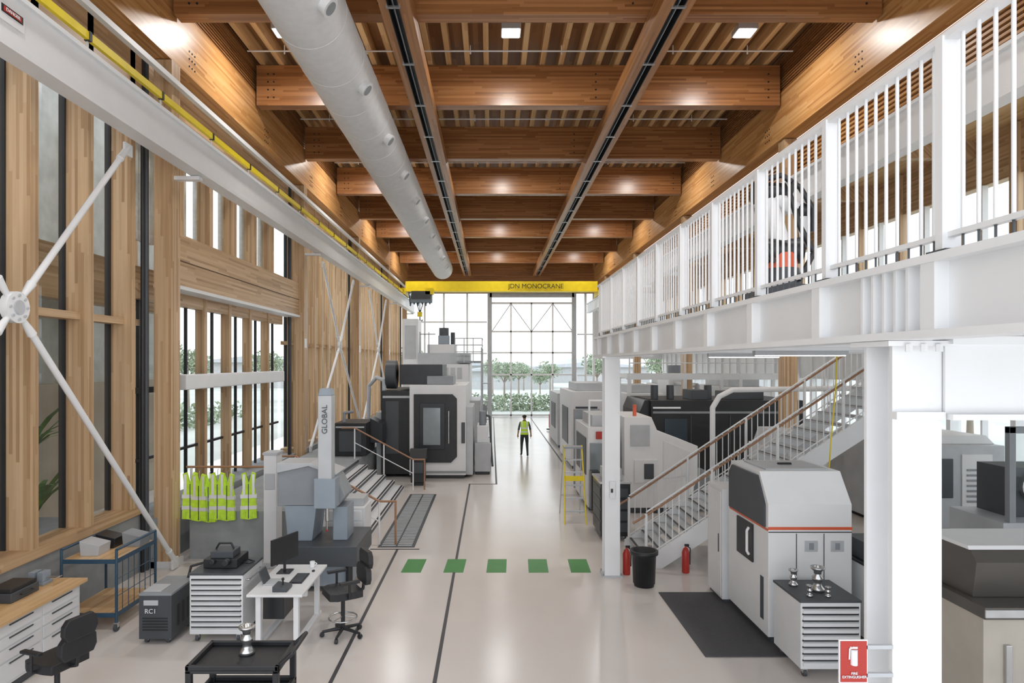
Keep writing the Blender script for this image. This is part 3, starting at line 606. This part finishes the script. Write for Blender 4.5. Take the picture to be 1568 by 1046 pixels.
for x in (5.5,6.15): b.box(x,x+.015,6.49,6.5,.15,1.34,dgrey)
b.box(5.1,5.16,6.46,6.5,.6,1.1,steel); b.box(4.95,6.75,6.55,7.95,0,.1,dgrey); b.done(.03)
b=B('storage_drawer_unit'); b.box(5.15,5.9,9.0,9.8,.1,1.1,white2); b.box(5.13,5.92,8.98,9.82,1.1,1.14,blackm); b.box(5.2,5.85,9.05,9.75,0,.1,dgrey)
for z in (.15,.33,.51,.69,.87): b.box(5.18,5.87,8.985,9.0,z,z+.16,white); b.box(5.35,5.7,8.97,8.985,z+.12,z+.14,dgrey)
b.box(5.2,5.8,9.1,9.6,1.14,1.4,dgrey); b.done(.008)
b=B('grinding_machine'); b.box(8.0,9.6,10.2,11.4,.1,1.4,lgrey); b.box(8.05,9.55,10.25,11.35,0,.1,black); b.box(8.1,8.2,10.2,10.3,1.4,2.9,grey); b.box(9.4,9.5,10.2,10.3,1.4,2.9,grey); b.box(8.1,9.5,10.2,10.3,2.8,2.9,grey); b.quad([(8.2,10.24,1.9),(9.4,10.24,1.9),(9.4,10.24,2.8),(8.2,10.24,2.8)],glass); b.box(8.4,9.2,10.6,11.3,1.4,2.2,dgrey); b.cyl((8.8,10.5,1.9),(8.8,10.8,1.9),.25,steel,20); b.box(9.62,9.9,10.3,10.7,1.0,1.6,blackm); b.box(9.6,9.66,10.4,10.6,1.2,1.4,black)
for k in range(8): b.box(8.15,8.9,10.19,10.2,.5+.1*k,.54+.1*k,grey)
b.done(.02)
b=B('cnc_lathe'); b.box(6.6,7.45,14.5,16.75,.1,1.9,white2); b.box(6.65,7.4,14.55,16.7,0,.1,dgrey)
for k in range(8): b.box(6.7,7.3,14.49,14.5,.8+.1*k,.84+.1*k,grey)
b.prism([(6.6,1.9),(7.45,1.9),(7.3,2.3),(6.75,2.3)],'Y',14.7,16.5,lgrey); b.done(.03)
b=B('cnc_lathe'); b.box(9.3,11.8,15,18,.1,2.0,lgrey); b.box(9.4,11.7,15.1,17.9,0,.1,black); b.box(9.7,10.6,14.97,15,.8,1.7,dgrey); b.box(10.8,11.5,14.97,15,.6,1.8,white2)
for k in range(7): b.box(10.9,11.4,14.95,14.97,.7+.12*k,.75+.12*k,grey)
b.prism([(9.3,2.0),(11.8,2.0),(11.6,2.2),(9.6,2.2)],'Y',15.3,17.8,white2); b.done(.03)
b=B('laser_cutting_machine'); b.box(4.9,9.6,20,23,.15,2.75,black); b.box(5.0,9.5,20.1,22.9,0,.15,blackm); b.prism([(4.6,1.2),(5.0,1.2),(5.0,2.75),(4.75,2.75),(4.6,2.4)],'Y',20.2,22.8,blackm); b.box(4.95,9.55,19.97,20,2.35,2.42,grey)
for x in (6.1,7.3,8.5): b.box(x,x+.03,19.97,20,.3,2.3,dgrey)
b.box(5.3,6.0,19.96,20,1.5,2.2,screen); b.box(6.3,6.8,20.5,21.5,2.75,3.05,dgrey); b.box(7.4,8.6,20.6,21.6,2.75,3.0,dgrey)
for x in (5.2,5.7,6.9): b.cyl((x,20.8,2.75),(x,20.8,3.2),.12,dgrey,12)
b.box(4.95,5.8,19.96,19.98,2.5,2.56,white)
b.done(.04)
b=B('turning_center'); b.prism([(3.45,.15),(3.45,2.5),(4.15,2.5),(4.3,2.15),(5.35,1.75),(5.35,.9),(5.0,.15)],'Y',16.9,18.9,white); b.box(3.6,4.9,17,18.8,0,.15,dgrey); b.box(3.7,4.3,16.86,16.9,.8,1.4,white2); b.box(3.95,4.2,16.84,16.86,.9,1.3,dgrey); b.box(3.6,4.1,16.87,16.9,1.75,2.3,lgrey); b.prism([(4.45,.9),(5.15,1.0),(5.15,1.6),(4.45,1.9)],'Y',16.87,16.9,white2)
b.prism([(5.0,.15),(5.35,.9),(6.0,.9),(6.0,.15)],'Y',17.1,18.7,grey); b.cyl((3.8,17.3,2.5),(3.8,17.3,2.8),.05,orange,8); b.done(.03)
b=B('cnc_lathe'); b.box(2.95,4.7,24,28,.12,2.85,white2); b.box(3.0,4.6,24.1,27.9,0,.12,dgrey); b.box(3.1,3.9,23.95,24,.9,2.3,dgrey); b.box(3.25,3.75,23.92,23.95,1.1,2.1,wglass); b.box(4.05,4.5,23.95,24,1.2,2.0,blackm); b.box(3.2,4.4,24.5,27,2.85,3.15,lgrey); b.box(2.93,2.95,25,27,.8,2.2,dgrey); b.done(.04)
b=B('cnc_lathe'); b.box(3.05,4.9,30,34,.12,2.5,lgrey); b.box(3.1,4.8,30.1,33.9,0,.12,dgrey); b.box(3.2,4.1,29.95,30,.9,2.1,dgrey); b.box(3.03,3.05,31,33,.8,2.0,dgrey); b.box(4.2,4.7,29.95,30,.8,2.2,white2); b.done(.04)
b=B('cnc_milling_machine'); b.box(2.55,3.35,17.2,19.8,.1,2.2,white2); b.box(2.6,3.3,17.3,19.7,0,.1,black); b.box(2.53,2.55,17.5,19.4,.9,1.9,dgrey); b.box(2.6,3.1,17.16,17.2,1.0,1.8,wglass); b.box(2.75,2.95,17.13,17.16,1.9,2.1,red); b.box(2.7,3.2,17.5,19.3,2.2,2.5,lgrey); b.box(2.58,2.8,16.8,17.15,.1,1.1,blackm); b.box(2.52,3.3,19.82,20.0,.1,2.5,grey); b.tube([(2.6,17.3,2.2),(2.6,17.3,2.9),(3.2,17.3,2.9),(3.2,17.3,2.2)],.03,white); b.done(.02)
b=B('tool_trolley'); b.box(2.4,3.05,14.3,15.4,.1,1.25,blackm); casters(b,(2.5,2.95),(14.4,15.3),.05,.11); b.box(2.38,3.07,14.28,15.42,1.25,1.3,steel)
for z in (.2,.45,.7,.95): b.box(2.39,2.4,14.35,15.35,z,z+.2,dgrey); b.box(2.42,3.0,14.29,14.3,z,z+.2,dgrey)
b.box(2.5,2.9,14.5,15.0,1.3,1.55,lgrey); b.done(.01)
b=B('step_ladder'); X0,X1=1.78,2.3
for x in (X0,X1):
    b.cyl((x,15.75,0),(x+.04 if x==X0 else x-.04,16.3,1.85),.018,yellow,8); b.cyl((x,16.95,0),(x+.04 if x==X0 else x-.04,16.4,1.8),.015,lgrey,8)
for k in range(1,6):
    t=k*.3/1.85; yy=15.75+.55*t; b.box(X0+.03,X1-.03,yy-.03,yy+.09,k*.3-.015,k*.3+.01,lgrey)
b.box(X0+.03,X1-.03,16.15,16.5,1.78,1.82,grey); b.box(X0+.04,X1-.04,16.05,16.08,1.0,1.12,yellow); b.cyl((X0+.02,16.8,.5),(X1-.02,16.8,.5),.012,steel,6); b.done()
b=B('service_gantry_frame')
for y in (23.6,25.5):
    for x in (5.0,7.0,9.0,11.0): b.box(x-.06,x+.06,y-.06,y+.06,0,3.5,white)
    b.box(4.9,11.1,y-.08,y+.08,3.3,3.5,white)
for x in (5.0,7.0,9.0,11.0): b.box(x-.05,x+.05,23.6,25.5,3.35,3.5,white); b.cyl((x,23.6,3.5),(x,23.6,4.3),.03,white,6)
b.tube([(5,23.6,4.3),(11,23.6,4.3)],.03,white); b.tube([(5,23.6,3.9),(11,23.6,3.9)],.02,white); b.done()
b=B('exhaust_pipe'); b.tube([(4.95,14.6,0),(4.95,14.6,2.9),(5.1,14.6,3.15),(5.4,14.6,3.3),(9.2,14.6,3.35)],.06,white,12); b.done()
b=B('mist_collector'); b.tube([(8.2,26,0),(8.2,26,3),(8.2,29,3)],.1,lgrey); b.box(7.9,8.9,29,31,0,3.2,white2); b.cyl((8.4,30,3.2),(8.4,30,3.8),.3,grey,16); b.done()
for (x,y,w,d,h) in ((5.8,28,1.6,3,2.6),(9.8,27,1.8,4,2.9),(5.6,35,1.6,3,2.4),(9.5,36,2,4,2.7)):
    b=B('cnc_milling_machine'); b.box(x,x+w,y,y+d,.12,h,white2); b.box(x+.05,x+w-.05,y+.05,y+d-.05,0,.12,dgrey); b.box(x+.15,x+w*.6,y-.04,y,.8,h-.5,dgrey); b.box(x+w*.7,x+w*.92,y-.06,y,1.1,1.8,blackm); b.box(x+.2,x+w-.3,y+.5,y+d-.5,h,h+.35,lgrey); b.done(.04)
b=B('pallet_truck'); b.box(3.4,3.9,38,38.6,.1,.9,red); b.box(3.45,3.85,38.05,38.5,.9,1.3,dgrey); b.box(3.2,3.4,37.6,37.75,.05,.12,blackm); b.box(3.4,3.55,37,38,.03,.1,blackm); b.box(3.75,3.9,37,38,.03,.1,blackm); b.tube([(3.65,38.4,1.2),(3.5,38.9,1.7),(3.4,38.9,1.7)],.04,black); casters(b,(3.5,3.8),(38.1,38.5),.08,.1); b.done(.02)
# ------------------------------------------------------------------ outdoors
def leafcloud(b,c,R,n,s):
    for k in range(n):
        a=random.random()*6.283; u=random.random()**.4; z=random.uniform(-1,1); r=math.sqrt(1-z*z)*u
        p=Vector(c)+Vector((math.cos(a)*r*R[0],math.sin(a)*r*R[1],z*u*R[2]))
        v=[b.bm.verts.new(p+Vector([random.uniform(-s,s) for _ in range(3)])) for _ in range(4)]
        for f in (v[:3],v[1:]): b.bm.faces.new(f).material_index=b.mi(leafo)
def tree(x,y,h):
    b=B('tree'); b.cyl((x,y,-.3),(x,y,h*.55),.03*h,bark,8,.012*h)
    for k in range(5):
        a=k*1.3; b.cyl((x,y,h*.4),(x+math.cos(a)*h*.2,y+math.sin(a)*h*.2,h*.7),.012*h,bark,6,.004*h)
        leafcloud(b,(x+math.cos(a)*h*.16,y+math.sin(a)*h*.16,h*(.62+.06*(k%3))),(h*.18,h*.18,h*.17),150,h*.035)
    b.done(recalc=False)
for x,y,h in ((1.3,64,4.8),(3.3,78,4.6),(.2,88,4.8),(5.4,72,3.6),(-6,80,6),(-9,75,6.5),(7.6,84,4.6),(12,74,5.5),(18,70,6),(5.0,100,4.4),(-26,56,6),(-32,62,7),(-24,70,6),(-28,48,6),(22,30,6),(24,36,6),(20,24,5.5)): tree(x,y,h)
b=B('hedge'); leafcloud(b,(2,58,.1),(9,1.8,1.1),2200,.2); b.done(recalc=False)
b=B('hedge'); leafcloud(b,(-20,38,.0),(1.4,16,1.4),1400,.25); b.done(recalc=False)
for x,y,w,h in ((-20,130,22,3.4),(8,140,26,3.0),(-4,105,14,2.6),(40,120,24,5),(-50,110,20,4)):
    b=B('distant_building'); b.box(x,x+w,y,y+12,-.3,h,roofm); b.prism([(x-1,h),(x+w+1,h),(x+w/2,h+1.2)],'Y',y-1,y+13,lgrey)
    for k in range(int(w/3)): b.box(x+1+3*k,x+2.4+3*k,y-.05,y,1,h-1,lgrey)
    b.done()
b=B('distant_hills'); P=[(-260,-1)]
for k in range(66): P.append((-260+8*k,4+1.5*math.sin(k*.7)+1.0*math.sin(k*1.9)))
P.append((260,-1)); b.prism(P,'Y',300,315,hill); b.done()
# ------------------------------------------------------------------ person
def bodymat():
    m,nt,b=nodes('clothed_figure'); M=mathn(nt); tc=nt.nodes.new('ShaderNodeTexCoord'); sp=nt.nodes.new('ShaderNodeSeparateXYZ'); nt.links.new(tc.outputs['Object'],sp.inputs[0])
    x=M('ABSOLUTE',sp.outputs['X']); y=sp.outputs['Y']; z=sp.outputs['Z']
    gt=lambda a,v: M('GREATER_THAN',a,v); lt=lambda a,v: M('LESS_THAN',a,v); an=lambda a,c: M('MULTIPLY',a,c); orr=lambda a,c: M('MAXIMUM',a,c)
    cur=[None]
    def layer(mask,col):
        mx=nt.nodes.new('ShaderNodeMix'); mx.data_type='RGBA'; nt.links.new(mask,mx.inputs[0])
        if cur[0] is None: mx.inputs[6].default_value=(.50,.30,.21,1)
        else: nt.links.new(cur[0],mx.inputs[6])
        mx.inputs[7].default_value=(*col,1); cur[0]=mx.outputs[2]
    armx=M('SUBTRACT',.309,M('MULTIPLY',z,.1)); arm=an(an(M('GREATER_THAN',x,armx),lt(z,1.45)),gt(z,.68)); notarm=M('SUBTRACT',1,arm)
    layer(an(notarm,lt(z,.95)),(.022,.024,.03))
    layer(lt(z,.1),(.012,.012,.013))
    torso=an(an(notarm,gt(z,.9)),lt(z,1.47))
    layer(torso,(.58,.88,.05))
    band=orr(orr(an(gt(z,.99),lt(z,1.045)),an(gt(z,1.14),lt(z,1.195))),an(an(gt(x,.08),lt(x,.125)),gt(z,1.17)))
    layer(an(torso,band),(.75,.76,.77))
    layer(an(arm,gt(z,1.1)),(.035,.05,.09))
    layer(an(gt(z,1.58),orr(gt(z,1.73),lt(M('ADD',y,M('MULTIPLY',M('SUBTRACT',1.7,z),.2)),.045))),(.03,.02,.014))
    nt.links.new(cur[0],b.inputs['Base Color']); b.inputs['Roughness'].default_value=.7
    return m
def person(px,py):
    V=[];E=[];R=[];roots=[]
    def v(p,r,par=None):
        V.append(p);R.append(r if isinstance(r,tuple) else (r,r))
        if par is not None: E.append((par,len(V)-1))
        else: roots.append(len(V)-1)
        return len(V)-1
    pel=v((0,0,.95),(.15,.11)); sp=v((0,.01,1.12),(.135,.105),pel); ch=v((0,.01,1.30),(.165,.12),sp); nb=v((0,.01,1.43),(.09,.075),ch)
    nk=v((0,.015,1.52),.052,nb); h1=v((0,.03,1.585),(.066,.078),nk); h2=v((0,.03,1.66),(.088,.105),h1); h3=v((0,.025,1.73),(.078,.092),h2)
    for s_,kn,an,el,wr in ((-1,.13,.14,-.06,.02),(1,.02,-.17,.01,.14)):
        sh=v((s_*.17,0,1.39),.068,ch); e=v((s_*.245,el,1.12),.046,sh); w=v((s_*.275,wr,.89),.031,e); p=v((s_*.275,wr+.015,.83),(.022,.044),w); p2=v((s_*.275,wr+.02,.78),(.018,.042),p)
        hp=v((s_*.09,0,.86),.1,pel); k=v((s_*.11,kn,.49),.065,hp); a=v((s_*.12,an-.02,.1),.043,k); f=v((s_*.125,an+.06,.05),.045,a); t=v((s_*.135,an+.17,.04),.038,f)
        for j,(dy,l) in enumerate(((-.027,.065),(-.009,.08),(.009,.085),(.027,.075))):
            a1=v((s_*.275,wr+.02+dy,.805),.010); a2=v((s_*.273,wr+.025+dy,.79-l*.5),.009,a1); v((s_*.262,wr+.03+dy,.79-l),.0075,a2)
        a1=v((s_*.272,wr+.03,.85),.012); a2=v((s_*.265,wr+.065,.81),.010,a1); v((s_*.261,wr+.07,.775),.008,a2)
    me=bpy.data.meshes.new('sk'); me.from_pydata(V,E,[]); o=bpy.data.objects.new('sk',me); S.collection.objects.link(o)
    o.modifiers.new('s','SKIN'); sv=me.skin_vertices[0].data
    for i,r in enumerate(R): sv[i].radius=r; sv[i].use_root=i in roots
    md=o.modifiers.new('u','SUBSURF'); md.levels=2; md.render_levels=2
    bpy.context.view_layer.update(); dg=bpy.context.evaluated_depsgraph_get()
    nm=bpy.data.meshes.new_from_object(o.evaluated_get(dg)); bpy.data.objects.remove(o)
    nm.materials.clear(); nm.materials.append(bodymat())
    for vv in nm.vertices:
        c=vv.co
        if .9<c.z<1.44 and abs(c.x)<.18: c.x*=1.05; c.y=.01+(c.y-.01)*1.08
    for p in nm.polygons: p.material_index=0; p.use_smooth=True
    po=bpy.data.objects.new('person_walking',nm); S.collection.objects.link(po)
    b=B('face')
    b.ball((0,.135,1.655),.016,skin,8,6,(1,1,1.5))
    for s_ in (-1,1): b.ball((s_*.032,.122,1.68),.011,white,8,6); b.ball((s_*.032,.131,1.68),.005,black,6,4); b.ball((s_*.086,.03,1.66),.022,skin,8,6,(.5,1,1.5))
    b.box(-.022,.022,.118,.128,1.61,1.617,red); f=b.done(loc=(0,0,0)); f.parent=po
    po.location=(px,py,0)
person(1.4,27.4)
# ------------------------------------------------------------------ world, camera
w=bpy.data.worlds.new('World'); S.world=w; w.use_nodes=True; nt=w.node_tree; bg=nt.nodes['Background']
tc=nt.nodes.new('ShaderNodeTexCoord'); sp=nt.nodes.new('ShaderNodeSeparateXYZ'); r=nt.nodes.new('ShaderNodeValToRGB')
r.color_ramp.elements[0].position=0; r.color_ramp.elements[0].color=(.97,.98,1,1); r.color_ramp.elements[1].position=.7; r.color_ramp.elements[1].color=(.80,.88,1,1)
nt.links.new(tc.outputs['Generated'],sp.inputs[0]); nt.links.new(sp.outputs['Z'],r.inputs['Fac']); nt.links.new(r.outputs['Color'],bg.inputs['Color']); bg.inputs['Strength'].default_value=1.9
c=bpy.data.cameras.new('camera'); co=bpy.data.objects.new('camera',c); S.collection.objects.link(co); S.camera=co
co.location=(0,0,3.9); co.rotation_euler=(H,0,0); c.sensor_width=36; c.lens=36*1000/1568; c.shift_x=32/1568; c.shift_y=33/1568; c.clip_end=600
S.view_settings.view_transform='Standard'; S.view_settings.look='None'; S.view_settings.exposure=0.32
